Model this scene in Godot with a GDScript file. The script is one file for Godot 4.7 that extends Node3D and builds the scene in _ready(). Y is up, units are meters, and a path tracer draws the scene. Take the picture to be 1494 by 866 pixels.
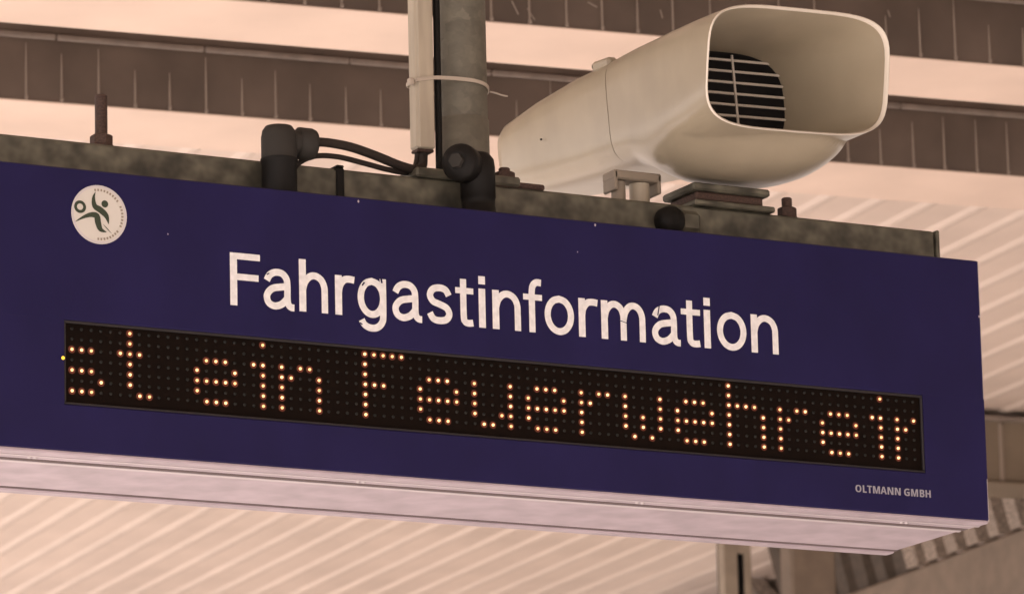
extends Node3D
# A passenger information sign with an LED line and a loudspeaker, hung under a station canopy. The sign's front is the plane z = 0.

const TURN := -0.11039          # the canopy is turned a little against the sign
var M := {}
var used := {}
var rng := RandomNumberGenerator.new()

# ---------------------------------------------------------------- helpers
func lin(r: float, g: float, b: float) -> Color:
	return Color(r, g, b).linear_to_srgb()

func noise_tex(freq: float, lo: float, hi: float, kind := FastNoiseLite.TYPE_SIMPLEX_SMOOTH, sd := 1, size := 512, oct := 4) -> NoiseTexture2D:
	var n := FastNoiseLite.new()
	n.noise_type = kind; n.frequency = freq; n.seed = sd; n.fractal_octaves = oct
	if kind == FastNoiseLite.TYPE_CELLULAR:
		n.cellular_return_type = FastNoiseLite.RETURN_CELL_VALUE
		n.domain_warp_enabled = true; n.domain_warp_amplitude = 18.0; n.domain_warp_frequency = 0.03
	var t := NoiseTexture2D.new()
	t.width = size; t.height = size; t.seamless = true; t.noise = n
	var g := Gradient.new()
	g.set_color(0, Color(lo, lo, lo)); g.set_color(1, Color(hi, hi, hi))
	t.color_ramp = g
	return t

func mat(called: String, c: Color, rough := 0.6, metal := 0.0, tex: Texture2D = null, scale := 1.0) -> StandardMaterial3D:
	var m := StandardMaterial3D.new()
	m.resource_name = called
	m.albedo_color = c; m.roughness = rough; m.metallic = metal
	if tex:
		m.albedo_texture = tex
		m.uv1_triplanar = true; m.uv1_world_triplanar = true
		m.uv1_scale = Vector3.ONE * scale
	M[called] = m
	return m

func begin() -> SurfaceTool:
	var st := SurfaceTool.new()
	st.begin(Mesh.PRIMITIVE_TRIANGLES)
	return st

func tri(st: SurfaceTool, a: Vector3, b: Vector3, c: Vector3, out: Vector3, smooth := false) -> void:
	var l := [a, b, c]
	if (b - a).cross(c - a).dot(out) > 0.0:
		l = [a, c, b]
	for v in l:
		st.set_smooth_group(0 if smooth else -1)
		st.add_vertex(v)

func quad(st: SurfaceTool, a: Vector3, b: Vector3, c: Vector3, d: Vector3, out: Vector3, smooth := false) -> void:
	tri(st, a, b, c, out, smooth); tri(st, a, c, d, out, smooth)

func finish(st: SurfaceTool) -> ArrayMesh:
	st.generate_normals()
	return st.commit()

# a chamfered box
func bx(st: SurfaceTool, c: Vector3, s: Vector3, bev := 0.0, xf := Transform3D()) -> void:
	var h := s / 2.0
	var e: float = minf(bev, minf(h.x, minf(h.y, h.z)) * 0.9)
	var p := func(sx: int, sy: int, sz: int, ax: int) -> Vector3:
		var v := Vector3(h.x * sx, h.y * sy, h.z * sz)
		for k in 3:
			if k != ax:
				v[k] -= e * [sx, sy, sz][k]
		return xf * (c + v)
	for ax in 3:
		var u := (ax + 1) % 3; var w := (ax + 2) % 3
		for s0 in [-1, 1]:
			var q := []
			for k in [[-1, -1], [1, -1], [1, 1], [-1, 1]]:
				var g := [0, 0, 0]; g[ax] = s0; g[u] = k[0]; g[w] = k[1]
				q.append(p.call(g[0], g[1], g[2], ax))
			var n := Vector3.ZERO; n[ax] = s0
			quad(st, q[0], q[1], q[2], q[3], xf.basis * n)
			if e > 0.0:
				for s1 in [-1, 1]:               # the edge between the faces across ax and u
					var g0 := [0, 0, 0]; g0[ax] = s0; g0[u] = s1; g0[w] = -1
					var g1 := g0.duplicate(); g1[w] = 1
					var n2 := n; n2[u] = s1
					quad(st, p.call(g0[0], g0[1], g0[2], ax), p.call(g1[0], g1[1], g1[2], ax), p.call(g1[0], g1[1], g1[2], u), p.call(g0[0], g0[1], g0[2], u), xf.basis * n2)
	if e > 0.0:
		for k in 8:
			var sx := 1 if k & 1 else -1; var sy := 1 if k & 2 else -1; var sz := 1 if k & 4 else -1
			tri(st, p.call(sx, sy, sz, 0), p.call(sx, sy, sz, 1), p.call(sx, sy, sz, 2), xf.basis * Vector3(sx, sy, sz))

func box_mesh(s: Vector3, bev := 0.0, c := Vector3.ZERO) -> ArrayMesh:
	var st := begin(); bx(st, c, s, bev); return finish(st)

# rings of points joined into a skin; caps close the ends
func skin(st: SurfaceTool, rings: Array, inward := false, caps := true, smooth := true) -> void:
	var s := -1.0 if inward else 1.0
	for i in rings.size() - 1:
		var a: Array = rings[i]; var b: Array = rings[i + 1]
		var n := a.size(); var ctr := Vector3.ZERO
		for v in a: ctr += v
		for v in b: ctr += v
		ctr /= 2.0 * n
		for j in n:
			var k := (j + 1) % n
			var mid: Vector3 = (a[j] + a[k] + b[j] + b[k]) / 4.0
			quad(st, a[j], a[k], b[k], b[j], (mid - ctr) * s, smooth)
	if caps:
		for e in [0, rings.size() - 1]:
			var r: Array = rings[e]
			var ctr := Vector3.ZERO
			for v in r: ctr += v
			ctr /= r.size()
			var other: Array = rings[1 if e == 0 else rings.size() - 2]
			var o2 := Vector3.ZERO
			for v in other: o2 += v
			o2 /= other.size()
			for j in r.size():
				tri(st, ctr, r[j], r[(j + 1) % r.size()], (ctr - o2) * s)

func circle(c: Vector3, axis: Vector3, r: float, n := 16) -> Array:
	var u := axis.cross(Vector3.UP if absf(axis.y) < 0.9 else Vector3.RIGHT).normalized()
	var w := axis.cross(u).normalized()
	var o := []
	for k in n:
		o.append(c + (u * cos(TAU * k / n) + w * sin(TAU * k / n)) * r)
	return o

# a turned body: pairs of (height along axis, radius)
func turned(st: SurfaceTool, at: Vector3, axis: Vector3, prof: Array, n := 20) -> void:
	var rings := []
	for p in prof:
		rings.append(circle(at + axis * p[0], axis, p[1], n))
	skin(st, rings)

func spline(pts: Array, per := 6) -> Array:
	var o := []
	for i in pts.size() - 1:
		var p0 = pts[maxi(i - 1, 0)]; var p1 = pts[i]; var p2 = pts[i + 1]; var p3 = pts[mini(i + 2, pts.size() - 1)]
		for k in per:
			var t := float(k) / per
			o.append(0.5 * ((2.0 * p1) + (p2 - p0) * t + (2.0 * p0 - 5.0 * p1 + 4.0 * p2 - p3) * t * t + (3.0 * p1 - p0 - 3.0 * p2 + p3) * t * t * t))
	o.append(pts[-1])
	return o

func tube(st: SurfaceTool, pts: Array, r: float, n := 12, flat := 1.0) -> void:
	var rings := []
	var u := Vector3.ZERO
	for i in pts.size():
		var t: Vector3 = (pts[mini(i + 1, pts.size() - 1)] - pts[maxi(i - 1, 0)]).normalized()
		if u == Vector3.ZERO:
			u = t.cross(Vector3.UP if absf(t.y) < 0.9 else Vector3.RIGHT).normalized()
		u = (u - t * u.dot(t)).normalized()
		var w := t.cross(u)
		var ring := []
		for k in n:
			ring.append(pts[i] + (u * cos(TAU * k / n) * flat + w * sin(TAU * k / n)) * r)
		rings.append(ring)
	skin(st, rings)

func part(called: String, mesh: Mesh, m: Material, parent: Node3D, at := Vector3.ZERO) -> MeshInstance3D:
	var o := MeshInstance3D.new()
	o.name = number(called, parent); o.mesh = mesh; o.material_override = m; o.position = at
	parent.add_child(o, true)
	return o

func number(called: String, parent: Node) -> String:
	var key := str(parent.get_instance_id()) + called
	var n: int = used.get(key, 0)
	used[key] = n + 1
	return called if n == 0 else "%s_%03d" % [called, n]

func thing(called: String, label: String, category: String, at := Vector3.ZERO, group := "") -> Node3D:
	var o := Node3D.new()
	o.name = number(called, self); o.position = at
	add_child(o, true)
	return tag(o, label, category, group)

func tag(o: Node3D, label: String, category: String, group := "") -> Node3D:
	o.set_meta("label", label); o.set_meta("category", category)
	if group: o.set_meta("group", group)
	return o

# a flat ribbon of a given width along a line in the plane z, its ends square
func ribbon(st: SurfaceTool, line: Array, w, z: float) -> void:
	var n := line.size()
	var closed: bool = (line[0] - line[n - 1]).length() < 1e-6
	var L := []; var R := []
	for i in n:
		var a: Vector2 = line[(i - 1 + n - 1) % (n - 1)] if closed and i == 0 else line[maxi(i - 1, 0)]
		var b: Vector2 = line[1] if closed and i == n - 1 else line[mini(i + 1, n - 1)]
		if closed and i == n - 1: a = line[n - 2]
		var d1: Vector2 = (line[i] - a).normalized(); var d2: Vector2 = (b - line[i]).normalized()
		var t := (d1 + d2).normalized()
		var nn := Vector2(-t.y, t.x)
		var k := 1.0
		if d1.length() > 0.5 and d2.length() > 0.5:
			k = 1.0 / maxf(0.6, nn.dot(Vector2(-d1.y, d1.x)))
		var hw: float = (w[i] if w is Array else w) / 2.0 * k
		L.append(line[i] + nn * hw); R.append(line[i] - nn * hw)
	for i in n - 1:
		quad(st, v3(L[i], z), v3(R[i], z), v3(R[i + 1], z), v3(L[i + 1], z), Vector3.BACK)

func v3(p: Vector2, z: float) -> Vector3:
	return Vector3(p.x, p.y, z)

# ---------------------------------------------------------------- scene
func _ready() -> void:
	rng.seed = 7
	set_camera_and_light()
	materials()
	ground()
	canopy()
	far_side()
	rail_and_pole()
	sign_box()
	cables()
	loudspeaker()

func set_camera_and_light() -> void:
	var cam := Camera3D.new()
	cam.name = "camera"
	cam.transform = Transform3D(Basis(Vector3(0.8826, -0.0230, 0.4696), Vector3(-0.0830, 0.9755, 0.2037), Vector3(-0.4628, -0.2188, 0.8590)).orthonormalized(), Vector3(-2.4373, 1.7467, 4.5290))
	cam.fov = 6.3798
	cam.near = 0.1; cam.far = 400.0
	var at := CameraAttributesPhysical.new()
	at.frustum_focal_length = 17.5 / tan(deg_to_rad(6.3798 / 2.0)) * 24.0 / 35.0
	at.frustum_focus_distance = 5.25
	at.frustum_near = 0.1; at.frustum_far = 400.0
	at.exposure_aperture = 27.0
	cam.attributes = at
	add_child(cam)
	cam.fov = 6.3798
	cam.make_current()

	var e := Environment.new()
	e.background_mode = Environment.BG_SKY
	var sm := ProceduralSkyMaterial.new()
	sm.sky_top_color = lin(0.50, 0.46, 0.48)
	sm.sky_horizon_color = lin(0.82, 0.72, 0.67)
	sm.sky_curve = 0.25
	sm.ground_horizon_color = lin(0.52, 0.43, 0.38)
	sm.ground_bottom_color = lin(0.30, 0.25, 0.22)
	sm.sky_energy_multiplier = 1.0
	var sky := Sky.new(); sky.sky_material = sm
	e.sky = sky
	e.tonemap_mode = Environment.TONE_MAPPER_LINEAR
	e.tonemap_exposure = 3.4
	e.sdfgi_enabled = true; e.ssao_enabled = true; e.ssil_enabled = true
	var we := WorldEnvironment.new(); we.name = "world"; we.environment = e
	add_child(we)

	var sun := DirectionalLight3D.new()
	sun.name = "sun"
	sun.light_color = Color(1.0, 0.95, 0.92)
	sun.light_energy = 1.5
	sun.light_angular_distance = 0.5
	sun.shadow_enabled = true
	add_child(sun)
	sun.look_at_from_position(Vector3(-9.0, 6.5, 3.0), Vector3.ZERO)

func materials() -> void:
	mat("navy_enamel", lin(0.0160, 0.0128, 0.066), 0.45, 0.0, noise_tex(0.008, 0.88, 1.0, FastNoiseLite.TYPE_SIMPLEX_SMOOTH, 3), 2.0)
	M.navy_enamel.metallic_specular = 0.25
	M.navy_enamel.uv1_scale = Vector3(2, 1.4, 2)
	mat("lilac_aluminium", lin(0.46, 0.385, 0.43), 0.42, 0.35, noise_tex(0.02, 0.86, 1.0, FastNoiseLite.TYPE_SIMPLEX, 5), 1.5)
	mat("bare_edge", lin(0.55, 0.50, 0.52), 0.35, 0.5)
	mat("dark_gap", lin(0.012, 0.010, 0.010), 0.8)
	mat("joint_sealant", lin(0.10, 0.072, 0.072), 0.8)
	mat("screw", lin(0.5, 0.46, 0.47), 0.35, 0.8)
	mat("letter_vinyl", lin(0.86, 0.85, 0.84), 0.5, 0.0, noise_tex(0.03, 0.9, 1.0, FastNoiseLite.TYPE_SIMPLEX, 9), 6.0)
	mat("small_print", lin(0.30, 0.29, 0.33), 0.5)
	mat("display_board", lin(0.0065, 0.0035, 0.0022), 0.8)
	M.display_board.metallic_specular = 0.2
	mat("display_frame", lin(0.012, 0.009, 0.010), 0.6)
	mat("led_off", lin(0.017, 0.018, 0.016), 0.4)
	M.led_off.metallic_specular = 0.3
	mat("led_lit", lin(0.8, 0.5, 0.2), 0.4)
	M.led_lit.emission_enabled = true
	M.led_lit.emission = lin(1.0, 0.49, 0.21)
	M.led_lit.emission_energy_multiplier = 0.52
	mat("led_halo", lin(0.03, 0.008, 0.004), 0.5)  # red halo round a lit dot, painted as a dim glow
	M.led_halo.emission_enabled = true
	M.led_halo.emission = lin(1.0, 0.11, 0.010)
	M.led_halo.emission_energy_multiplier = 0.030
	mat("led_edge", lin(0.8, 0.55, 0.05), 0.4)
	M.led_edge.emission_enabled = true
	M.led_edge.emission = lin(1.0, 0.50, 0.03)
	M.led_edge.emission_energy_multiplier = 0.4
	mat("sticker", lin(0.62, 0.59, 0.53), 0.6)
	mat("sticker_rim", lin(0.56, 0.53, 0.53), 0.6)
	mat("sticker_ink", lin(0.028, 0.042, 0.022), 0.6)
	mat("sticker_faint_ink", lin(0.27, 0.22, 0.17), 0.6)
	mat("galvanised", lin(0.200, 0.186, 0.135), 0.6, 0.15, noise_tex(0.018, 0.45, 1.0, FastNoiseLite.TYPE_SIMPLEX_SMOOTH, 11, 512, 3), 3.0)
	mat("galvanised_pole", lin(0.185, 0.170, 0.130), 0.6, 0.15, noise_tex(0.03, 0.75, 1.0, FastNoiseLite.TYPE_CELLULAR, 12, 512, 3), 5.0)
	mat("rusty_steel", lin(0.11, 0.062, 0.045), 0.75, 0.1, noise_tex(0.05, 0.6, 1.0, FastNoiseLite.TYPE_SIMPLEX, 13), 12.0)
	mat("black_plastic", lin(0.008, 0.007, 0.006), 0.55)
	M.black_plastic.metallic_specular = 0.3
	mat("grey_plastic", lin(0.034, 0.031, 0.027), 0.65)
	M.grey_plastic.metallic_specular = 0.3
	mat("cable_sheath", lin(0.034, 0.027, 0.023), 0.65)
	M.cable_sheath.metallic_specular = 0.3
	mat("duct_plastic", lin(0.46, 0.40, 0.305), 0.5, 0.0, noise_tex(0.01, 0.88, 1.0, FastNoiseLite.TYPE_SIMPLEX, 14), 3.0)
	mat("tie_plastic", lin(0.42, 0.36, 0.29), 0.5)
	mat("speaker_plastic", lin(0.385, 0.330, 0.238), 0.28, 0.0, noise_tex(0.012, 0.94, 1.0, FastNoiseLite.TYPE_SIMPLEX, 15), 3.0)
	M.speaker_plastic.uv1_scale = Vector3(2.5, 1.6, 2.5)
	M.duct_plastic.uv1_scale = Vector3(9, 1.2, 9)
	mat("speaker_rim", lin(0.80, 0.73, 0.62), 0.35)
	mat("speaker_dark", lin(0.012, 0.010, 0.009), 0.9)
	mat("grille_wire", lin(0.55, 0.50, 0.43), 0.5)
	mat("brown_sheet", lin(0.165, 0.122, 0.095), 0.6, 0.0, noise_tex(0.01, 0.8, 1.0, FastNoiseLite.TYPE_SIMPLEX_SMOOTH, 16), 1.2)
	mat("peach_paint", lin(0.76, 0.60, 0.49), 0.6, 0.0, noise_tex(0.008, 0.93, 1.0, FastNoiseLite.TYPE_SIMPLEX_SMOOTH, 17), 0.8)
	mat("seam_metal", lin(0.30, 0.245, 0.20), 0.5)
	mat("strip_metal", lin(0.30, 0.245, 0.205), 0.5, 0.0, noise_tex(0.02, 0.8, 1.0, FastNoiseLite.TYPE_SIMPLEX, 18), 2.0)
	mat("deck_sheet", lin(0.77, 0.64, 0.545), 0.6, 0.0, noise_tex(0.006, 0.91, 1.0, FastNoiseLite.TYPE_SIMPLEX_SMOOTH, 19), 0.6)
	mat("deck_rib", lin(0.77, 0.65, 0.56), 0.55, 0.0, noise_tex(0.006, 0.91, 1.0, FastNoiseLite.TYPE_SIMPLEX_SMOOTH, 20), 0.6)
	mat("beige_sheet", lin(0.24, 0.19, 0.135), 0.6, 0.0, noise_tex(0.01, 0.85, 1.0, FastNoiseLite.TYPE_SIMPLEX_SMOOTH, 21), 1.0)
	mat("post_paint", lin(0.30, 0.25, 0.19), 0.6, 0.0, noise_tex(0.015, 0.85, 1.0, FastNoiseLite.TYPE_SIMPLEX, 22), 1.5)
	mat("column_paint", lin(0.20, 0.155, 0.115), 0.6, 0.0, noise_tex(0.015, 0.85, 1.0, FastNoiseLite.TYPE_SIMPLEX, 23), 1.5)
	mat("corrugated_cream", lin(0.68, 0.56, 0.46), 0.6, 0.0, noise_tex(0.05, 0.25, 1.0, FastNoiseLite.TYPE_SIMPLEX, 24), 4.0)
	mat("corrugated_shaded", lin(0.075, 0.056, 0.040), 0.7, 0.0, noise_tex(0.03, 0.7, 1.0, FastNoiseLite.TYPE_SIMPLEX, 25), 2.0)  # the cream screen where it lies in shadow, shade painted into the colour
	mat("concrete", lin(0.52, 0.48, 0.46), 0.85, 0.0, noise_tex(0.02, 0.85, 1.0, FastNoiseLite.TYPE_SIMPLEX, 26), 0.3)
	mat("gravel", lin(0.30, 0.26, 0.23), 0.9, 0.0, noise_tex(0.08, 0.6, 1.0, FastNoiseLite.TYPE_SIMPLEX, 27), 0.5)

func ground() -> void:
	var g := part("ground", box_mesh(Vector3(600, 0.4, 600), 0.0, Vector3(0, -0.76, 0)), M.gravel, self)
	g.set_meta("kind", "structure")
	var p := part("platform", box_mesh(Vector3(26, 0.9, 44), 0.02, Vector3(2, -0.45, -2)), M.concrete, self)
	p.rotation.y = TURN
	p.set_meta("kind", "structure")

# canopy axes: x along the girders, y up, z towards the camera (minus the depth)
func canopy() -> void:
	var c := thing("platform_canopy", "cream ribbed canopy ceiling with brown girders above and behind the sign", "canopy")
	c.rotation.y = TURN
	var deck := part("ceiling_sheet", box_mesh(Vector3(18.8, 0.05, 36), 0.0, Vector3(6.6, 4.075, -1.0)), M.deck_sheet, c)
	# standing ribs on the underside; the rest of the deck carries none that the picture shows
	var st := begin()
	var prof := [Vector2(-0.021, 0.001), Vector2(-0.006, -0.0048), Vector2(0.006, -0.0048), Vector2(0.021, 0.001)]
	var z0 := -18.8; var z1 := -2.72
	for k in 3:
		var a: Vector2 = prof[k]; var b: Vector2 = prof[k + 1]
		quad(st, Vector3(a.x, a.y, z0), Vector3(b.x, b.y, z0), Vector3(b.x, b.y, z1), Vector3(a.x, a.y, z1), Vector3((a.x + b.x) * 0.5, -0.01, 0))
	var rib := finish(st)
	for k in range(-46, 76):
		part("rib", rib, M.deck_rib, deck, Vector3(2.275 + 0.1025 * k, 4.05, 0.0))
	# box girders across the view: web in front, wide pale flange below
	var flange := box_mesh(Vector3(18.3, 0.003, 0.196), 0.001, Vector3(6.45, 3.7515, -0.0965))
	var web := box_mesh(Vector3(18.3, 0.2945, 0.165), 0.0, Vector3(6.45, 3.9008, -0.0835))
	var seam_mesh := []
	for len in [0.050, 0.066, 0.078, 0.086]:
		var seam := begin()
		# the weld bead thins out towards its top
		var ra := []; var rb := []
		for q in [[0.007, 0.0023, 0.0023], [0.009 + len * 0.55, 0.0019, 0.0017], [0.008 + len, 0.0009, 0.0004]]:
			ra.append([Vector3(-q[1], q[0], -0.002), Vector3(q[1], q[0], -0.002), Vector3(q[1] * 0.5, q[0], q[2]), Vector3(-q[1] * 0.5, q[0], q[2])])
		skin(seam, ra, false, true, false)
		bx(seam, Vector3(0, 0.0035, 0.001), Vector3(0.005, 0.006, 0.005), 0.001)
		seam_mesh.append(finish(seam))
	var strip := box_mesh(Vector3(0.228, 0.009, 0.007), 0.002)
	for k in 9:
		var near := -2.497 + 0.598 * k
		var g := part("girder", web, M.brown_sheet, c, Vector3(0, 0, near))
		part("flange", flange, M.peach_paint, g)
		if k < 2:
			for j in 110:
				if rng.randf() < 0.02: continue
				part("seam", seam_mesh[rng.randi() % 4], M.seam_metal, g, Vector3(-1.4194 + 0.0556 * j + rng.randf_range(-0.002, 0.002), 3.7535, -0.0005))
			for j in 26:
				part("clip_strip", strip, M.strip_metal, g, Vector3(-1.43 + 0.23 * j, 3.8510, 0.0020))
			if k == 1:
				for q in [[0.784, 3.776, 0.022, 0.46], [0.808, 3.768, 0.020, 0.60], [0.902, 3.790, 0.016, 1.15], [1.008, 3.785, 0.013, 0.25], [1.367, 3.815, 0.011, 0.3]]:
					var sc := begin()
					bx(sc, Vector3.ZERO, Vector3(0.0022, q[2], 0.001), 0.0004, Transform3D(Basis(Vector3.BACK, q[3]), Vector3(q[0], q[1], 0.0)))
					part("scratch", finish(sc), M.seam_metal, g)
	# a deeper girder farther back, hidden by the sign but for its right end
	var f := part("girder", box_mesh(Vector3(18.3, 0.150, 0.14), 0.004, Vector3(6.45, 3.963, -5.586)), M.beige_sheet, c)
	part("flange", box_mesh(Vector3(18.3, 0.006, 0.16), 0.002, Vector3(6.45, 3.8845, -5.586)), M.beige_sheet, f)
	part("top_strip", box_mesh(Vector3(18.3, 0.012, 0.012), 0.003, Vector3(6.45, 4.029, -5.510)), M.strip_metal, f)
	for j in 9:
		part("seam", box_mesh(Vector3(0.008, 0.130, 0.005), 0.001), M.seam_metal, f, Vector3(0.383 + 0.5 * j, 3.955, -5.514))

func far_side() -> void:
	# a low girder running away on the right, the corrugated sheets that stand on it, and two posts
	var g := thing("side_girder", "plain brown girder running away at the lower right, below the corrugated sheets", "girder")
	g.rotation.y = TURN
	part("web", box_mesh(Vector3(0.20, 0.50, 9.0), 0.006, Vector3(3.60, 3.565, -9.0)), M.column_paint, g)
	part("lower_flange", box_mesh(Vector3(0.30, 0.014, 9.0), 0.003, Vector3(3.60, 3.305, -9.0)), M.column_paint, g)
	var w := thing("corrugated_screen", "pale corrugated metal screen standing on the brown girder behind the sign's lower right corner", "metal screen")
	w.rotation.y = TURN
	corrugated("near_sheet", w, -5.30, -6.235, M.corrugated_cream)
	var w2 := thing("corrugated_screen", "shaded stretch of the corrugated screen beside the wide column below the sign, its shade put into the colour", "metal screen")
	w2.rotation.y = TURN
	corrugated("far_sheet", w2, -6.238, -6.95, M.corrugated_shaded, false, 0.016)  # same wall as the near sheet, its shadow given by a darker colour
	var w3 := thing("corrugated_screen", "pale corrugated strip seen between the two posts, under the ceiling", "metal screen")
	w3.rotation.y = TURN
	corrugated("back_sheet", w3, 3.80, 4.2, M.corrugated_cream, true)
	var p := thing("canopy_post", "slim grey post with a dark upright slot below the sign", "post")
	p.rotation.y = TURN
	var ph := 3.878
	# front plate left open at the slot
	var x0 := 2.716; var x1 := 2.780; var s0 := 2.7475; var s1 := 2.7635; var sy0 := 3.60; var sy1 := 3.705
	part("front_plate", box_mesh(Vector3(s0 - x0, ph, 0.006), 0.001, Vector3((x0 + s0) / 2, ph / 2, -5.541)), M.post_paint, p)
	part("front_plate", box_mesh(Vector3(x1 - s1, ph, 0.006), 0.001, Vector3((x1 + s1) / 2, ph / 2, -5.541)), M.post_paint, p)
	part("slot_bridge", box_mesh(Vector3(s1 - s0, ph - sy1, 0.006), 0.0, Vector3((s0 + s1) / 2, (ph + sy1) / 2, -5.541)), M.post_paint, p)
	part("slot_bridge", box_mesh(Vector3(s1 - s0, sy0, 0.006), 0.0, Vector3((s0 + s1) / 2, sy0 / 2, -5.541)), M.post_paint, p)
	part("side_plate", box_mesh(Vector3(0.006, ph, 0.026), 0.001, Vector3(x0 + 0.003, ph / 2, -5.558)), M.post_paint, p)
	part("side_plate", box_mesh(Vector3(0.006, ph, 0.026), 0.001, Vector3(x1 - 0.003, ph / 2, -5.558)), M.post_paint, p)
	part("back_plate", box_mesh(Vector3(x1 - x0, ph, 0.004), 0.0, Vector3((x0 + x1) / 2, ph / 2, -5.5735)), M.dark_gap, p)
	var q := thing("canopy_post", "wide brown column below the sign, right of the slotted post", "post")
	q.rotation.y = TURN
	part("shaft", box_mesh(Vector3(0.108, ph, 0.06), 0.006, Vector3(2.930, ph / 2, -5.571)), M.column_paint, q)
	part("base_plate", box_mesh(Vector3(0.24, 0.02, 0.24), 0.003, Vector3(2.930, 0.012, -5.571)), M.column_paint, q)

# a trapezoidal sheet whose ribs lean; it runs along the depth (or along x when across)
func corrugated(called: String, parent: Node3D, a: float, b: float, m: Material, across := false, deep := 0.040) -> void:
	var st := begin()
	var lean := 0.11
	var y0 := 3.8165; var y1 := 4.046
	if across:
		y0 = 3.93
	var pitch := 0.105
	var n := int(absf(b - a) / pitch)
	var dir := signf(b - a)
	var outl := []
	for k in n + 1:
		for q in [[0.0, 0.0], [0.16, 0.0], [0.32, deep], [0.84, deep]]:
			outl.append(Vector2((k + q[0]) * pitch * dir + a, q[1] + rng.randf_range(-0.002, 0.002)))
	for k in outl.size() - 1:
		var p: Vector2 = outl[k]; var q: Vector2 = outl[k + 1]
		if across:
			quad(st, Vector3(p.x, y0, -7.7 + p.y), Vector3(q.x, y0, -7.7 + q.y), Vector3(q.x - lean, y1, -7.7 + q.y), Vector3(p.x - lean, y1, -7.7 + p.y), Vector3.BACK)
		else:
			quad(st, Vector3(3.53 - p.y * 0.9, y0, p.x), Vector3(3.53 - q.y * 0.9, y0, q.x), Vector3(3.53 - q.y * 0.9, y1, q.x + lean * -1.0), Vector3(3.53 - p.y * 0.9, y1, p.x + lean * -1.0), Vector3.LEFT)
	part(called, finish(st), m, parent)

func bolt(parent: Node3D, at: Vector3, stud: float, r := 0.0065, m: Material = null) -> void:
	var mm: Material = m if m else M.rusty_steel
	var st := begin()
	turned(st, at, Vector3.UP, [[0.0, r * 1.9], [0.0022, r * 1.9]], 18)
	part("washer", finish(st), mm, parent)
	st = begin()
	var rings := []
	for p in [[0.0024, 1.60], [0.0036, 1.72], [0.0120, 1.72], [0.0132, 1.5]]:
		rings.append(circle(at + Vector3(0, p[0], 0), Vector3.UP, r * p[1], 6))
	skin(st, rings, false, true, false)
	part("nut", finish(st), mm, parent)
	st = begin()
	var prof := [[0.013, r * 0.95]]
	var h := 0.014
	while h < stud:
		prof.append([h, r]); prof.append([h + 0.001, r * 0.86]); h += 0.002
	prof.append([stud, r * 0.8])
	turned(st, at, Vector3.UP, prof, 14)
	part("stud", finish(st), mm, parent)

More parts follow.
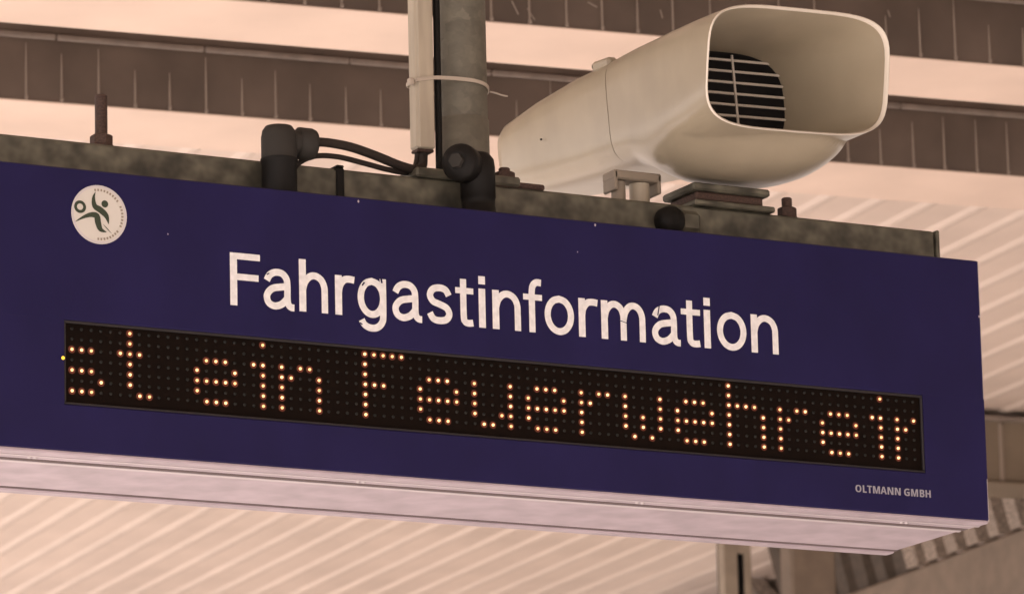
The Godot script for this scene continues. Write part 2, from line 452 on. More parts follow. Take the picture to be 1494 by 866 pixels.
func rail_and_pole() -> void:
	var r := thing("mounting_rail", "mottled galvanised steel rail lying along the top of the sign", "rail")
	var st := begin()
	bx(st, Vector3(-0.0110, 3.0076, -0.105), Vector3(1.106, 0.0434, 0.09), 0.0025)
	part("channel", finish(st), M.galvanised, r)
	part("end_plate", box_mesh(Vector3(0.004, 0.046, 0.094), 0.001, Vector3(0.5448, 3.0072, -0.105)), M.galvanised, r)
	bolt(r, Vector3(-0.4060, 3.0293, -0.077), 0.0535)
	part("clamp_plate", box_mesh(Vector3(0.066, 0.006, 0.05), 0.0015, Vector3(0.0430, 3.0322, -0.085)), M.rusty_steel, r)
	bolt(r, Vector3(0.0385, 3.0352, -0.077), 0.0175, 0.0062)
	bolt(r, Vector3(0.3715, 3.0293, -0.077), 0.0235, 0.0058)
	# a cable band round the rail
	st = begin()
	bx(st, Vector3(-0.1565, 3.0145, -0.0585), Vector3(0.0085, 0.030, 0.003), 0.001)
	bx(st, Vector3(-0.1565, 3.0311, -0.09), Vector3(0.0085, 0.003, 0.066), 0.001)
	part("cable_band", finish(st), M.black_plastic, r)

	var p := thing("hanger_pole", "round galvanised steel pole carrying the sign from the canopy", "pole")
	st = begin()
	turned(st, Vector3(0.0040, 0, -0.10), Vector3.UP, [[3.0400, 0.0258], [3.742, 0.0258]], 36)
	part("tube", finish(st), M.galvanised_pole, p)
	st = begin()
	turned(st, Vector3(0.0040, 0, -0.10), Vector3.UP, [[3.0402, 0.0270], [3.1035, 0.0270], [3.1045, 0.0259]], 36)
	part("sleeve", finish(st), M.galvanised_pole, p)
	st = begin()
	bx(st, Vector3(-0.012, 3.0348, -0.10), Vector3(0.118, 0.010, 0.085), 0.002)
	part("foot_plate", finish(st), M.galvanised, p)
	st = begin()
	for s in [-1, 1]:
		var a := Vector3(0.004 + s * 0.024, 3.0402, -0.1)
		for dz in [-0.003, 0.003]:
			tri(st, a + Vector3(0, 0, dz), a + Vector3(s * 0.036, 0, dz), a + Vector3(0, 0.05, dz), Vector3(0, 0, dz))
		quad(st, a + Vector3(s * 0.036, 0, -0.003), a + Vector3(s * 0.036, 0, 0.003), a + Vector3(0, 0.05, 0.003), a + Vector3(0, 0.05, -0.003), Vector3(s, 1, 0))
	part("head_plate", box_mesh(Vector3(0.12, 0.008, 0.12), 0.002, Vector3(0.004, 3.7455, -0.115)), M.galvanised, p)

	var d := thing("cable_duct", "cream plastic cable duct strapped to the left of the pole", "cable duct")
	st = begin()
	bx(st, Vector3(-0.0490, 3.4050, -0.087), Vector3(0.0205, 0.680, 0.017), 0.002)
	part("channel", finish(st), M.duct_plastic, d)
	part("lid", box_mesh(Vector3(0.0175, 0.680, 0.003), 0.001, Vector3(-0.0490, 3.4050, -0.0772)), M.duct_plastic, d)
	part("end_cap", box_mesh(Vector3(0.0185, 0.003, 0.015), 0.0008, Vector3(-0.0490, 3.0634, -0.087)), M.rusty_steel, d)

	var t := thing("cable_tie", "pale plastic tie round the pole and the cable duct", "cable tie")
	st = begin()
	var loop := []
	for q in [Vector3(-0.0602, 3.1345, -0.0752), Vector3(-0.050, 3.1365, -0.0745), Vector3(-0.037, 3.1390, -0.0748), Vector3(-0.012, 3.1400, -0.0735), Vector3(0.008, 3.1390, -0.0725), Vector3(0.022, 3.1370, -0.0785), Vector3(0.0312, 3.1355, -0.096), Vector3(0.028, 3.1355, -0.118), Vector3(0.005, 3.136, -0.1282), Vector3(-0.035, 3.135, -0.112), Vector3(-0.0595, 3.134, -0.098), Vector3(-0.0605, 3.134, -0.086), Vector3(-0.0602, 3.1345, -0.0752)]:
		loop.append(q)
	var path := spline(loop, 5)
	var rings := []
	for i in path.size():
		var tg: Vector3 = (path[(i + 1) % path.size()] - path[(i - 1 + path.size()) % path.size()]).normalized()
		var nn := tg.cross(Vector3.UP).normalized()
		var ring := []
		for k in [[-1, -1], [1, -1], [1, 1], [-1, 1]]:
			ring.append(path[i] + nn * 0.0006 * k[0] + Vector3.UP * 0.0019 * k[1])
		rings.append(ring)
	skin(st, rings, false, true, false)
	part("strap", finish(st), M.tie_plastic, t)
	part("tie_head", box_mesh(Vector3(0.0060, 0.007, 0.007), 0.0012, Vector3(-0.0640, 3.1335, -0.081)), M.tie_plastic, t)
	st = begin()
	tube(st, spline([Vector3(0.0312, 3.1350, -0.090), Vector3(0.036, 3.1335, -0.087), Vector3(0.042, 3.1318, -0.086), Vector3(0.049, 3.1312, -0.086)], 4), 0.0009, 6, 1.4)
	part("tail", finish(st), M.tie_plastic, t)

# ---------------------------------------------------------------- the sign
func sign_box() -> void:
	var s := thing("information_sign", "navy blue sign box with white lettering and an amber dot matrix line", "sign")
	var W := 0.5552; var y0 := 2.7105; var y1 := 2.9855
	var h := y1 - y0; var yc := (y0 + y1) / 2.0
	part("housing", box_mesh(Vector3(2 * W - 0.004, h - 0.004, 0.155), 0.003, Vector3(0, yc, -0.1035)), M.bare_edge, s)
	# the front: a navy sheet with the display window left open
	var st := begin()
	var wx0 := -0.4795; var wx1 := 0.4800; var wy0 := 2.7560; var wy1 := 2.8372
	bx(st, Vector3(0, (wy1 + y1) / 2, -0.0115), Vector3(2 * W, y1 - wy1, 0.023), 0.0012)
	part("front_panel", finish(st), M.navy_enamel, s)
	st = begin()
	bx(st, Vector3(0, (wy0 + y0 + 0.0006) / 2, -0.0115), Vector3(2 * W, wy0 - y0 - 0.0006, 0.023), 0.0012)
	part("front_panel", finish(st), M.navy_enamel, s)
	st = begin()
	bx(st, Vector3((wx0 - W) / 2, (wy0 + wy1) / 2, -0.0115), Vector3(W + wx0, wy1 - wy0 + 0.0026, 0.0228), 0.0)
	part("front_panel", finish(st), M.navy_enamel, s)
	st = begin()
	bx(st, Vector3((wx1 + W) / 2, (wy0 + wy1) / 2, -0.0115), Vector3(W - wx1, wy1 - wy0 + 0.0026, 0.0228), 0.0)
	part("front_panel", finish(st), M.navy_enamel, s)
	part("edge_trim", box_mesh(Vector3(0.0012, h, 0.020), 0.0003, Vector3(W + 0.0008, yc, -0.012)), M.bare_edge, s)
	# underside: a two-line front strip, a dark joint, the cover with its screws, a back lip
	part("front_strip", box_mesh(Vector3(2 * W, 0.004, 0.017), 0.0012, Vector3(0, y0 - 0.0006, -0.0095)), M.lilac_aluminium, s)
	part("front_strip", box_mesh(Vector3(2 * W, 0.004, 0.018), 0.0012, Vector3(0, y0 - 0.0001, -0.0285)), M.lilac_aluminium, s)
	part("joint", box_mesh(Vector3(2 * W, 0.003, 0.009), 0.0, Vector3(0, y0 - 0.0002, -0.0445)), M.joint_sealant, s)
	part("edge_bead", box_mesh(Vector3(2 * W - 0.003, 0.003, 0.005), 0.0008, Vector3(0, y0 - 0.0012, -0.0530)), M.bare_edge, s)
	part("edge_bead", box_mesh(Vector3(2 * W, 0.0012, 0.003), 0.0003, Vector3(0, y0 - 0.0026, -0.0195)), M.bare_edge, s)
	var cover := part("bottom_cover", box_mesh(Vector3(2 * W - 0.003, 0.005, 0.120), 0.0015, Vector3(0, y0 + 0.0008, -0.116)), M.lilac_aluminium, s)
	part("joint", box_mesh(Vector3(2 * W, 0.003, 0.0066), 0.0, Vector3(0, y0 - 0.0002, -0.1797)), M.joint_sealant, s)
	part("back_lip", box_mesh(Vector3(2 * W, 0.006, 0.016), 0.0015, Vector3(0, y0 - 0.0005, -0.1915)), M.lilac_aluminium, s)
	part("back_panel", box_mesh(Vector3(2 * W, h - 0.008, 0.014), 0.001, Vector3(0, yc + 0.003, -0.1885)), M.navy_enamel, s)
	for x in [-0.500, -0.154, 0.158, 0.470]:
		for dx in [-0.003, 0.003]:
			st = begin()
			turned(st, Vector3(x + dx, y0 - 0.0021, -0.029), Vector3.DOWN, [[0.0, 0.0022], [0.0008, 0.0020], [0.0014, 0.0008]], 12)
			part("screw", finish(st), M.screw, cover)

	display(s, wx0, wx1, wy0, wy1)
	lettering(s)
	emblem(s)
	# the maker's name, small and pale
	var tm := TextMesh.new()
	var sf := SystemFont.new(); sf.font_names = PackedStringArray(["Droid Sans"]); sf.font_weight = 700
	tm.font = sf; tm.text = "OLTMANN GMBH"; tm.font_size = 32; tm.pixel_size = 0.0004; tm.depth = 0.0003
	var o := part("maker_name", tm, M.small_print, s)
	var bb := tm.get_aabb()
	o.scale = Vector3(0.0905 / bb.size.x, 0.0076 / bb.size.y, 1.0)
	o.position = Vector3(0.4395 - (bb.position.x + bb.size.x / 2) * o.scale.x, 2.7340 - (bb.position.y + bb.size.y / 2) * o.scale.y, 0.0003)
	# chips of paint along the edges
	for q in [[-0.166, 2.9815, 0.0016], [0.099, 2.9820, 0.0016], [-0.371, 2.930, 0.0010], [0.5535, 2.926, 0.0016], [0.078, 2.9525, 0.0009]]:
		st = begin()
		var c := Vector3(q[0], q[1], 0.0002)
		for k in 5:
			tri(st, c, c + Vector3(cos(TAU * k / 5) * q[2] * 0.7, sin(TAU * k / 5) * q[2], 0), c + Vector3(cos(TAU * (k + 1) / 5) * q[2] * 0.7, sin(TAU * (k + 1) / 5) * q[2], 0), Vector3.BACK)
		part("paint_chip", finish(st), M.bare_edge, s)

func display(s: Node3D, x0: float, x1: float, y0: float, y1: float) -> void:
	var d := part("display", box_mesh(Vector3(x1 - x0 + 0.002, y1 - y0 + 0.002, 0.004), 0.0, Vector3((x0 + x1) / 2, (y0 + y1) / 2, -0.0062)), M.display_board, s)
	var st := begin()
	for q in [[x0, x1, y1 - 0.0025, y1], [x0, x1, y0, y0 + 0.0022]]:
		bx(st, Vector3((q[0] + q[1]) / 2, (q[2] + q[3]) / 2, -0.0024), Vector3(q[1] - q[0], q[3] - q[2], 0.0035), 0.0006)
	for q in [[x0, x0 + 0.0022], [x1 - 0.0022, x1]]:
		bx(st, Vector3((q[0] + q[1]) / 2, (y0 + y1) / 2, -0.0024), Vector3(q[1] - q[0], y1 - y0 - 0.005, 0.0035), 0.0006)
	part("window_frame", finish(st), M.display_frame, d)
	# characters on a grid of 95 by 7 dots; a row is written top to bottom
	var F := {
		"s": ["...", "...", "111", "...", "111", "...1", "111"], "t": [".1.", ".1.", "111", ".1.", ".1.", ".1.", "..11"],
		"e": ["", "", ".111", "1...1", "11111", "1", ".111"], "i": [".1", "", "11", ".1", ".1", ".1", ".1"],
		"n": ["", "", "1.11", "11..1", "1...1", "1...1", "1...1"], "F": ["11111", "1", "1", "111", "1", "1", "1"],
		"u": ["", "", "1...1", "1...1", "1...1", "1..11", ".11.1"], "r": ["", "", "1.11", "11", "1", "1", "1"],
		"w": ["", "", "1...1", "1...1", "1.1.1", "1.1.1", ".1.1"], "h": ["1", "1", "1111", "1...1", "1...1", "1...1", "1...1"],
		"m": ["", "", "1.1", "11", "1", "1", "1"],
	}
	var line := [["s", 0], ["t", 5], ["e", 13], ["i", 19], ["n", 22], ["F", 31], ["e", 37], ["u", 43], ["e", 49], ["r", 55], ["w", 60], ["e", 66], ["h", 72], ["r", 78], ["e", 83], ["i", 89], ["m", 92]]
	var lit := {}
	for c in line:
		var rows: Array = F[c[0]]
		for r in 7:
			var row: String = rows[r]
			for k in row.length():
				if row[k] == "1":
					lit[Vector2i(c[1] + k, r + 1)] = true
	# one row of the letter i differs from a plain grid: its dot stands over the stem
	var dome := begin()
	turned(dome, Vector3.ZERO, Vector3.BACK, [[0.0, 0.0015], [0.0008, 0.0015], [0.0016, 0.0012], [0.0020, 0.0005]], 12)
	var lens := finish(dome)
	lens.surface_set_material(0, M.led_lit)
	var halo := begin()
	turned(halo, Vector3.ZERO, Vector3.BACK, [[0.0, 0.0037], [0.0002, 0.0036]], 14)  # glowing disc added for the halo, not a part of the lamp
	halo.generate_normals()
	halo.commit(lens)
	lens.surface_set_material(1, M.led_halo)
	var small := begin()
	turned(small, Vector3.ZERO, Vector3.BACK, [[0.0, 0.0016], [0.0006, 0.0015], [0.0010, 0.0007]], 8)
	var lenses := [lens]
	for k in 2:
		var other: ArrayMesh = lens.duplicate()
		var bright: StandardMaterial3D = M.led_lit.duplicate()
		bright.emission_energy_multiplier *= [0.72, 1.3][k]
		other.surface_set_material(0, bright)
		lenses.append(other)
	var off := []
	for r in range(1, 8):
		for k in 95:
			var at := Vector3((k - 47) * 0.01, 2.8 - (r - 4) * 0.01, -0.0041)
			if lit.has(Vector2i(k, r)):
				part("lit_dot", lenses[rng.randi() % 3], null, d, at)
			else:
				off.append(at)
	var mm := MultiMesh.new()
	mm.transform_format = MultiMesh.TRANSFORM_3D
	mm.mesh = finish(small)
	mm.instance_count = off.size()
	for i in off.size():
		mm.set_instance_transform(i, Transform3D(Basis(), off[i]))
	var mi := MultiMeshInstance3D.new()
	mi.name = "unlit_dots"; mi.multimesh = mm; mi.material_override = M.led_off
	mi.set_meta("kind", "stuff")
	d.add_child(mi, true)
	st = begin()
	turned(st, Vector3(x0 - 0.0012, 2.8000, 0.0), Vector3.BACK, [[0.0, 0.0018], [0.0005, 0.0016]], 8)
	part("edge_dot", finish(st), M.led_edge, d)

func lettering(s: Node3D) -> void:
	var base := 2.8660; var xh := 0.0395; var cap := 0.0520; var sw := 0.0075; var hs := sw / 2.0
	var text := [["F", -0.3058, -0.2735], ["a", -0.2709, -0.2363], ["h", -0.2320, -0.2008], ["r", -0.1932, -0.1724], ["g", -0.1691, -0.1372], ["a", -0.1316, -0.0973], ["s", -0.0939, -0.0638], ["t", -0.0616, -0.0407], ["i", -0.0362, -0.0268], ["n", -0.0200, 0.0119], ["f", 0.0145, 0.0362], ["o", 0.0383, 0.0722], ["r", 0.0772, 0.0985], ["m", 0.1029, 0.1537], ["a", 0.1603, 0.1949], ["t", 0.1949, 0.2173], ["i", 0.2200, 0.2307], ["o", 0.2364, 0.2714], ["n", 0.2766, 0.3088]]
	# strokes in a unit box: 9 stands for the top of the small letters, -9 for the base line, 99 for the top of the capitals
	var oval := []
	for k in 13:
		oval.append(Vector2(0.5 + 0.5 * sin(TAU * k / 12.0), 0.5 + 0.5 * cos(TAU * k / 12.0)))
	var arch := func(a: float, b: float) -> Array:
		var o := []
		for p in [[0.0, 0.52], [0.10, 0.78], [0.32, 0.96], [0.58, 1.0], [0.84, 0.90], [0.98, 0.70], [1.0, 0.45], [1.0, -9.0]]:
			o.append(Vector2(lerpf(a, b, p[0]), p[1]))
		return o
	var G := {
		"F": [[Vector2(0, 99), Vector2(0, -9)], [Vector2(0, 100), Vector2(1.14, 100)], [Vector2(0, 101), Vector2(1.07, 101)]],
		"a": [[Vector2(0.02, 0.74), Vector2(0.14, 0.91), Vector2(0.36, 1.0), Vector2(0.62, 0.98), Vector2(0.79, 0.84), Vector2(0.83, 0.62), Vector2(0.83, 0.22), Vector2(0.87, 0.06), Vector2(0.97, -0.01), Vector2(1.10, -0.02)], [Vector2(0.83, 0.60), Vector2(0.55, 0.57), Vector2(0.22, 0.50), Vector2(0.02, 0.30), Vector2(0.08, 0.08), Vector2(0.32, -0.01), Vector2(0.60, 0.06), Vector2(0.80, 0.22)]],
		"h": [[Vector2(0, 99), Vector2(0, -9)], arch.call(0.0, 1.0)],
		"n": [[Vector2(0, 9), Vector2(0, -9)], arch.call(0.0, 1.0)],
		"m": [[Vector2(0, 9), Vector2(0, -9)], arch.call(0.0, 0.5), arch.call(0.5, 1.0)],
		"r": [[Vector2(0, 9), Vector2(0, -9)], [Vector2(0.0, 0.50), Vector2(0.12, 0.78), Vector2(0.45, 0.96), Vector2(0.85, 1.0), Vector2(1.3, 0.98)]],
		"g": [[Vector2(1, 9), Vector2(1, 0.05), Vector2(0.94, -0.22), Vector2(0.72, -0.38), Vector2(0.42, -0.41), Vector2(0.16, -0.33), Vector2(0.03, -0.18)], oval],
		"s": [[Vector2(0.96, 0.78), Vector2(0.80, 0.95), Vector2(0.50, 1.0), Vector2(0.18, 0.94), Vector2(0.04, 0.76), Vector2(0.18, 0.58), Vector2(0.50, 0.50), Vector2(0.84, 0.40), Vector2(0.97, 0.22), Vector2(0.82, 0.05), Vector2(0.48, 0.0), Vector2(0.18, 0.05), Vector2(0.02, 0.22)]],
		"t": [[Vector2(0.42, 1.34), Vector2(0.42, 0.25), Vector2(0.52, 0.05), Vector2(0.80, 0.0), Vector2(1.2, 0.02)], [Vector2(-0.25, 0.98), Vector2(1.25, 0.98)]],
		"f": [[Vector2(1.2, 1.44), Vector2(0.80, 1.44), Vector2(0.52, 1.32), Vector2(0.44, 1.10), Vector2(0.44, 0.9), Vector2(0.44, -9)], [Vector2(-0.25, 0.98), Vector2(1.25, 0.98)]],
		"i": [[Vector2(0.5, 9), Vector2(0.5, -9)], [Vector2(0.5, 99), Vector2(0.5, 98)]],
		"o": [oval],
	}
	var l := 0
	for t in text:
		var x0: float = t[1]; var w: float = t[2] - t[1]
		var st := begin()
		var layer := 0
		for stroke in G[t[0]]:
			var pts := []
			for p in stroke:
				var y: float = hs * 0.86 + p.y * (xh - sw * 0.86)
				match p.y:
					9.0: y = xh
					-9.0: y = 0.0
					99.0: y = cap
					98.0: y = cap - 0.0082
					100.0: y = cap - hs * 0.85
					101.0: y = cap * 0.545
				pts.append(Vector2(x0 + hs + p.x * (w - sw), base + y))
			var line: Array = pts
			if pts.size() > 2:
				if stroke == oval:
					pts = pts.duplicate()
				line = spline(pts, 5)
			var width := sw * (0.92 if pts.size() > 2 else 1.0)
			if t[0] == "F" and layer > 0: width = sw * 0.85
			if t[0] in ["t", "f"] and layer == 1: width = sw * 0.80
			ribbon(st, line, width, 0.0004 + 0.00012 * layer)
			layer += 1
		part("letter", finish(st), M.letter_vinyl, s)
		l += 1
	# peeled nicks in the vinyl, where the navy paint shows
	for q in [[-0.2655, 2.9000, 0.003, 0.0012, 0.5], [-0.1625, 2.8990, 0.0042, 0.0016, 0.9], [-0.1425, 2.9035, 0.0018, 0.0042, 0.2], [0.1283, 2.8850, 0.0110, 0.0007, -0.25], [0.1690, 2.9005, 0.0011, 0.011, -0.2], [-0.1655, 2.8590, 0.0030, 0.0012, -0.6]]:
		var st := begin()
		bx(st, Vector3.ZERO, Vector3(q[2], q[3], 0.0002), 0.0, Transform3D(Basis(Vector3.BACK, q[4]), Vector3(q[0], q[1], 0.00085)))
		part("peeled_nick", finish(st), M.navy_enamel, s)

func emblem(s: Node3D) -> void:
	var c := Vector2(-0.4428, 2.9425)
	var st := begin()
	turned(st, Vector3(c.x, c.y, 0.0), Vector3.BACK, [[0.0, 0.0288], [0.0005, 0.0286]], 48)
	var e := part("emblem", finish(st), M.sticker, s)
	var put := func(x: float, y: float) -> Vector2:
		var u := (x - 458.0) / 283.0; var v := -(y - 455.0 - 0.09 * (x - 458.0)) / 296.0
		return c + Vector2(u, v) * 0.0288
	var ring := []
	for k in 49:
		ring.append(c + Vector2(cos(TAU * k / 48), sin(TAU * k / 48)) * 0.0276)
	st = begin(); ribbon(st, ring, 0.0022, 0.0007)
	part("rim", finish(st), M.sticker_rim, e)
	var stroke := func(called: String, pts: Array, ws: Array, z: float) -> void:
		var a := []; var b := []
		for p in pts: a.append(put.call(p[0], p[1]))
		for w in ws: b.append(w * 0.0001)
		var st2 := begin(); ribbon(st2, spline(a, 4), spline(b, 4), z)
		part(called, finish(st2), M.sticker_ink, e)
	stroke.call("figure_body", [[420, 225], [400, 290], [412, 370], [470, 410], [530, 470], [552, 550]], [2.0, 32.0, 52.0, 62.0, 50.0, 6.0], 0.0008)
	stroke.call("figure_leg", [[215, 527], [290, 485], [370, 458], [430, 470], [445, 540], [470, 605], [530, 632]], [4.0, 26.0, 46.0, 60.0, 62.0, 46.0, 4.0], 0.0009)
	stroke.call("figure_foot", [[498, 555], [540, 600], [580, 645]], [4.0, 9.0, 3.0], 0.0008)
	var h: Vector2 = put.call(515, 348)
	st = begin(); turned(st, v3(h, 0.0005), Vector3.BACK, [[0.0, 0.0035], [0.0003, 0.0035]], 18)
	part("figure_head", finish(st), M.sticker_ink, e)
	var bc: Vector2 = put.call(262, 378)
	ring = []
	for k in 25:
		ring.append(bc + Vector2(cos(TAU * k / 24), sin(TAU * k / 24)) * 0.0047)
	st = begin(); ribbon(st, ring, 0.0030, 0.0008)
	part("ball", finish(st), M.sticker_ink, e)
	# worn print round the rim, too faint to read
	for k in 26:
		var a := 1.75 - k * 0.135
		if k in [9, 17]: continue
		st = begin()
		var q := c + Vector2(cos(a), sin(a)) * 0.0240
		bx(st, Vector3.ZERO, Vector3(0.0016, 0.0022, 0.0002), 0.0, Transform3D(Basis(Vector3.BACK, a - PI / 2), v3(q, 0.0008)))
		part("rim_print", finish(st), M.sticker_faint_ink, e)

# ---------------------------------------------------------------- cables
func cables() -> void:
	var a := thing("cable_gland", "dark grey elbow gland on top of the sign, left of the pole", "cable gland")
	var st := begin()
	turned(st, Vector3(-0.2360, 2.986, -0.032), Vector3.UP, [[0.0, 0.0175], [0.033, 0.0175], [0.0345, 0.0185], [0.0385, 0.0185]], 24)
	part("sleeve", finish(st), M.black_plastic, a)
	st = begin()
	turned(st, Vector3(-0.2360, 3.0248, -0.032), Vector3.UP, [[0.0, 0.0176], [0.022, 0.0176], [0.028, 0.0165], [0.0325, 0.0135], [0.0345, 0.006]], 24)
	part("elbow", finish(st), M.grey_plastic, a)
	st = begin()
	turned(st, Vector3(-0.2250, 3.0440, -0.034), Vector3.RIGHT, [[0.0, 0.0120], [0.012, 0.0120]], 20)
	part("neck", finish(st), M.grey_plastic, a)
	st = begin()
	turned(st, Vector3(-0.2150, 3.0440, -0.036), Vector3.RIGHT, [[0.0, 0.0135], [0.0015, 0.0160], [0.015, 0.0160], [0.0185, 0.0148], [0.0205, 0.010]], 20)
	part("cap_nut", finish(st), M.grey_plastic, a)

	var b := thing("cable_gland", "black elbow gland in front of the pole's foot", "cable gland")
	st = begin()
	turned(st, Vector3(-0.0150, 2.986, -0.034), Vector3.UP, [[0.0, 0.0175], [0.010, 0.0175], [0.0103, 0.0168], [0.020, 0.0168], [0.0203, 0.0176], [0.052, 0.0176], [0.060, 0.0165], [0.066, 0.012], [0.068, 0.005]], 24)
	part("sleeve", finish(st), M.black_plastic, b)
	st = begin()
	var ax := Vector3(-0.80, 0.0, 0.60).normalized()
	turned(st, Vector3(-0.0230, 3.0375, -0.034), ax, [[0.0, 0.0125], [0.010, 0.0130], [0.0105, 0.0185], [0.024, 0.0195], [0.029, 0.0180], [0.031, 0.010]], 22)
	part("cap_nut", finish(st), M.black_plastic, b)
	st = begin()
	turned(st, Vector3(-0.0230, 3.0375, -0.034) + ax * 0.029, ax, [[0.0, 0.0085], [0.006, 0.0075]], 6)
	part("screw_head", finish(st), M.grey_plastic, b)

	var c1 := thing("cable", "thicker brown cable from the grey gland to the cable duct", "cable")
	st = begin()
	tube(st, spline([Vector3(-0.198, 3.0465, -0.036), Vector3(-0.180, 3.0490, -0.040), Vector3(-0.150, 3.0490, -0.047), Vector3(-0.118, 3.0450, -0.055), Vector3(-0.088, 3.0405, -0.064), Vector3(-0.064, 3.0405, -0.074), Vector3(-0.052, 3.0470, -0.083), Vector3(-0.0485, 3.0580, -0.087), Vector3(-0.0485, 3.0660, -0.087)], 6), 0.0047)
	part("sheath", finish(st), M.cable_sheath, c1)
	var c3 := thing("cable", "black strand added as the shade in the gap between the cable duct and the pole", "cable")  # black tube added to stand for the shade in the gap beside the pole
	st = begin()
	tube(st, spline([Vector3(-0.0310, 3.0420, -0.086), Vector3(-0.0312, 3.2, -0.085), Vector3(-0.0306, 3.4, -0.086), Vector3(-0.031, 3.741, -0.086)], 4), 0.0036)
	part("sheath", finish(st), M.black_plastic, c3)
	var c2 := thing("cable", "thin black cable arching over the rail below the thicker one", "cable")
	st = begin()
	tube(st, spline([Vector3(-0.222, 2.992, -0.052), Vector3(-0.214, 3.0150, -0.052), Vector3(-0.2040, 3.0290, -0.052), Vector3(-0.186, 3.0375, -0.052), Vector3(-0.160, 3.0395, -0.054), Vector3(-0.130, 3.0370, -0.058), Vector3(-0.100, 3.0350, -0.065), Vector3(-0.074, 3.0370, -0.076), Vector3(-0.060, 3.0440, -0.086), Vector3(-0.0545, 3.0560, -0.089), Vector3(-0.0540, 3.0660, -0.089)], 6), 0.0028)
	part("sheath", finish(st), M.cable_sheath, c2)

# ---------------------------------------------------------------- loudspeaker
# own axes: z forward out of the mouth, x to the right seen from behind the mouth's plane, y up
func section(s: float, w: float, top: float, bot: float, n: float, rake := 0.0, m := 56) -> Array:
	var o := []
	for k in m:
		var a := TAU * k / m
		var cx := signf(cos(a)) * pow(absf(cos(a)), 2.0 / n)
		var sy := signf(sin(a)) * pow(absf(sin(a)), 2.0 / n)
		var y: float = sy * (top if sy > 0 else bot)
		o.append(Vector3(cx * w, y, s + rake * y))
	return o

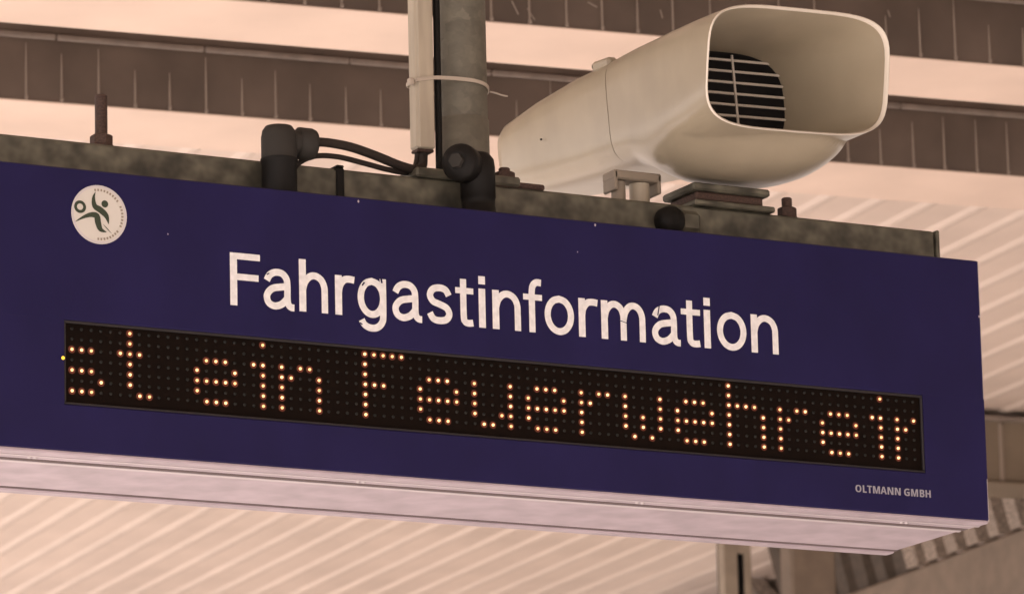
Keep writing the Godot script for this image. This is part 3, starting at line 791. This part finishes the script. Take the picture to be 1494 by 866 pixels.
func loudspeaker() -> void:
	var sp := thing("loudspeaker", "cream horn loudspeaker with a rounded rectangular mouth on the rail", "loudspeaker", Vector3(0.3207, 3.1542, 0.0385))
	var f := Vector3(0.1735, 0, 0.9848).normalized()
	var l := Vector3(f.z, 0, -f.x)
	var roll := deg_to_rad(4.5)
	sp.basis = Basis(l * cos(roll) + Vector3.UP * sin(roll), Vector3.UP * cos(roll) - l * sin(roll), f)
	var rk := 0.22
	var st := begin()
	# the shell, with the rounded housing of the driver swelling out of its underside
	var keys := [[-0.2000, 0.0895, 0.0574, 0.0600, 5.5, 0.0], [-0.15, 0.0985, 0.0585, 0.0615, 6.0, 0.0], [-0.09, 0.1090, 0.0600, 0.0630, 6.0, rk * 0.4], [-0.04, 0.1175, 0.0625, 0.0625, 5.2, rk * 0.8], [0.0, 0.1240, 0.0640, 0.0600, 4.4, rk]]
	var shell := []
	for i in 4:
		for j in (13 if i == 3 else 12):
			var t := j / 12.0
			var q := []
			for n in 6: q.append(lerpf(keys[i][n], keys[i + 1][n], t))
			var ring := section(q[0], q[1], q[2], q[3], q[4], q[5], 160)
			for n in ring.size():
				var v: Vector3 = ring[n]
				if v.y < -0.03:
					var ds: float = (v.z + 0.122) / (0.102 if v.z > -0.122 else 0.0779)
					var dx: float = (v.x - 0.018) / (0.118 if v.x > 0.018 else 0.142)
					var hump := clampf(1.0 - dx * dx - ds * ds, 0.0, 1.0)
					var crisp := smoothstep(-0.5, 0.3, dx)
					v.y -= 0.031 * lerpf(smoothstep(0.0, 1.1, hump), pow(hump, 0.62), crisp) * smoothstep(-0.03, -0.055, v.y)
					ring[n] = v
			shell.append(ring)
	skin(st, shell, false, false)
	part("horn", finish(st), M.speaker_plastic, sp)
	st = begin()
	skin(st, [section(0.0, 0.1240, 0.0640, 0.0600, 4.4, rk), section(0.0014, 0.1238, 0.0638, 0.0598, 4.4, rk), section(0.0020, 0.1231, 0.0631, 0.0591, 4.4, rk), section(0.0014, 0.1222, 0.0622, 0.0582, 4.4, rk), section(-0.004, 0.1217, 0.0617, 0.0577, 4.4, rk)], false, false)
	part("rim", finish(st), M.speaker_rim, sp)
	st = begin()
	skin(st, [section(-0.004, 0.1217, 0.0617, 0.0577, 4.4, rk), section(-0.03, 0.114, 0.0585, 0.0575, 4.1, rk * 0.8), section(-0.07, 0.098, 0.0540, 0.0555, 3.6, rk * 0.5), section(-0.100, 0.087, 0.0505, 0.0540, 3.2, rk * 0.2), section(-0.118, 0.083, 0.0485, 0.0530, 3.0, 0.0)], true, false)
	part("mouth", finish(st), M.speaker_plastic, sp)
	st = begin()
	skin(st, [section(-0.1182, 0.083, 0.0485, 0.0530, 3.0), section(-0.150, 0.080, 0.046, 0.051, 3.0)], true, false)
	skin(st, [section(-0.150, 0.080, 0.046, 0.051, 3.0), section(-0.152, 0.001, 0.001, 0.001, 2.0)], true, false)
	part("throat", finish(st), M.speaker_dark, sp)
	for k in 8:
		var y := 0.0400 - 0.0119 * k
		var hw := 0.0825 * pow(1.0 - pow(absf(y) / 0.0530, 3.0), 1.0 / 3.0)
		st = begin(); tube(st, [Vector3(-hw, y, -0.117), Vector3(0, y, -0.117), Vector3(hw, y, -0.117)], 0.0015, 8)
		part("grille_bar", finish(st), M.grille_wire, sp)
	for x in [0.014]:
		st = begin(); tube(st, [Vector3(x, -0.049, -0.1155), Vector3(x, 0, -0.1155), Vector3(x, 0.045, -0.1155)], 0.0014, 8)
		part("grille_bar", finish(st), M.grille_wire, sp)
	# rear body behind the seam
	st = begin()
	skin(st, [section(-0.2018, 0.0888, 0.0568, 0.0592, 5.5), section(-0.28, 0.0755, 0.0560, 0.0555, 5.0), section(-0.36, 0.0668, 0.0480, 0.0500, 4.4), section(-0.415, 0.0625, 0.0380, 0.0460, 3.8), section(-0.424, 0.0600, 0.0340, 0.0420, 3.4), section(-0.427, 0.0540, 0.0280, 0.0370, 3.0)], false, true)
	part("rear_body", finish(st), M.speaker_plastic, sp)
	st = begin()
	skin(st, [section(-0.1960, 0.0888, 0.0562, 0.0588, 5.5), section(-0.2060, 0.0876, 0.0556, 0.0582, 5.5)], false, false)
	part("seam", finish(st), M.dark_gap, sp)
	# lugs at the seam
	st = begin()
	bx(st, Vector3(-0.0700, 0.0525, -0.2215), Vector3(0.014, 0.012, 0.030), 0.003)
	part("lug", finish(st), M.speaker_plastic, sp)
	st = begin()
	turned(st, Vector3(-0.0710, 0.0540, -0.2366), Vector3.FORWARD, [[0.0, 0.0042], [0.0006, 0.0042]], 12)
	part("lug_hole", finish(st), M.dark_gap, sp)
	for q in [Vector3(-0.0725, -0.003, -0.334), Vector3(0.005, 0.0655, -0.004)]:
		st = begin()
		bx(st, q, Vector3(0.002, 0.0022, 0.0024), 0.0005)
		part("mark", finish(st), M.dark_gap, sp)

	var br := thing("speaker_bracket", "steel bracket clamping the loudspeaker to the rail", "bracket")
	part("base_plate", box_mesh(Vector3(0.096, 0.006, 0.080), 0.0015, Vector3(0.2960, 3.0328, -0.094)), M.galvanised, br)
	part("top_plate", box_mesh(Vector3(0.092, 0.008, 0.066), 0.0020, Vector3(0.2930, 3.0500, -0.088)), M.galvanised, br)
	part("spacer", box_mesh(Vector3(0.080, 0.010, 0.056), 0.0020, Vector3(0.2930, 3.0410, -0.088)), M.rusty_steel, br)
	st = begin()
	turned(st, Vector3(0.2160, 3.0085, -0.058), Vector3.BACK, [[0.0, 0.0155], [0.010, 0.0155], [0.016, 0.0120], [0.018, 0.005]], 22)
	part("end_knob", finish(st), M.black_plastic, br)
	part("knob_block", box_mesh(Vector3(0.026, 0.024, 0.012), 0.005, Vector3(0.2395, 3.0095, -0.0535)), M.galvanised, br)
	st = begin()
	bx(st, Vector3(0.2000, 3.0625, -0.10), Vector3(0.056, 0.0095, 0.026), 0.0015)
	bx(st, Vector3(0.1745, 3.0560, -0.10), Vector3(0.004, 0.0205, 0.026), 0.0012)
	bx(st, Vector3(0.2255, 3.0560, -0.10), Vector3(0.004, 0.0205, 0.026), 0.0012)
	part("clamp_bar", finish(st), M.post_paint, br)
	st = begin()
	turned(st, Vector3(0.1835, 3.0296, -0.10), Vector3.UP, [[0.0, 0.0075], [0.0275, 0.0075]], 18)
	part("clamp_foot", finish(st), M.post_paint, br)
	st = begin()
	turned(st, Vector3(0.2085, 3.0296, -0.10), Vector3.UP, [[0.0, 0.0105], [0.0275, 0.0105]], 18)
	part("clamp_foot", finish(st), M.duct_plastic, br)
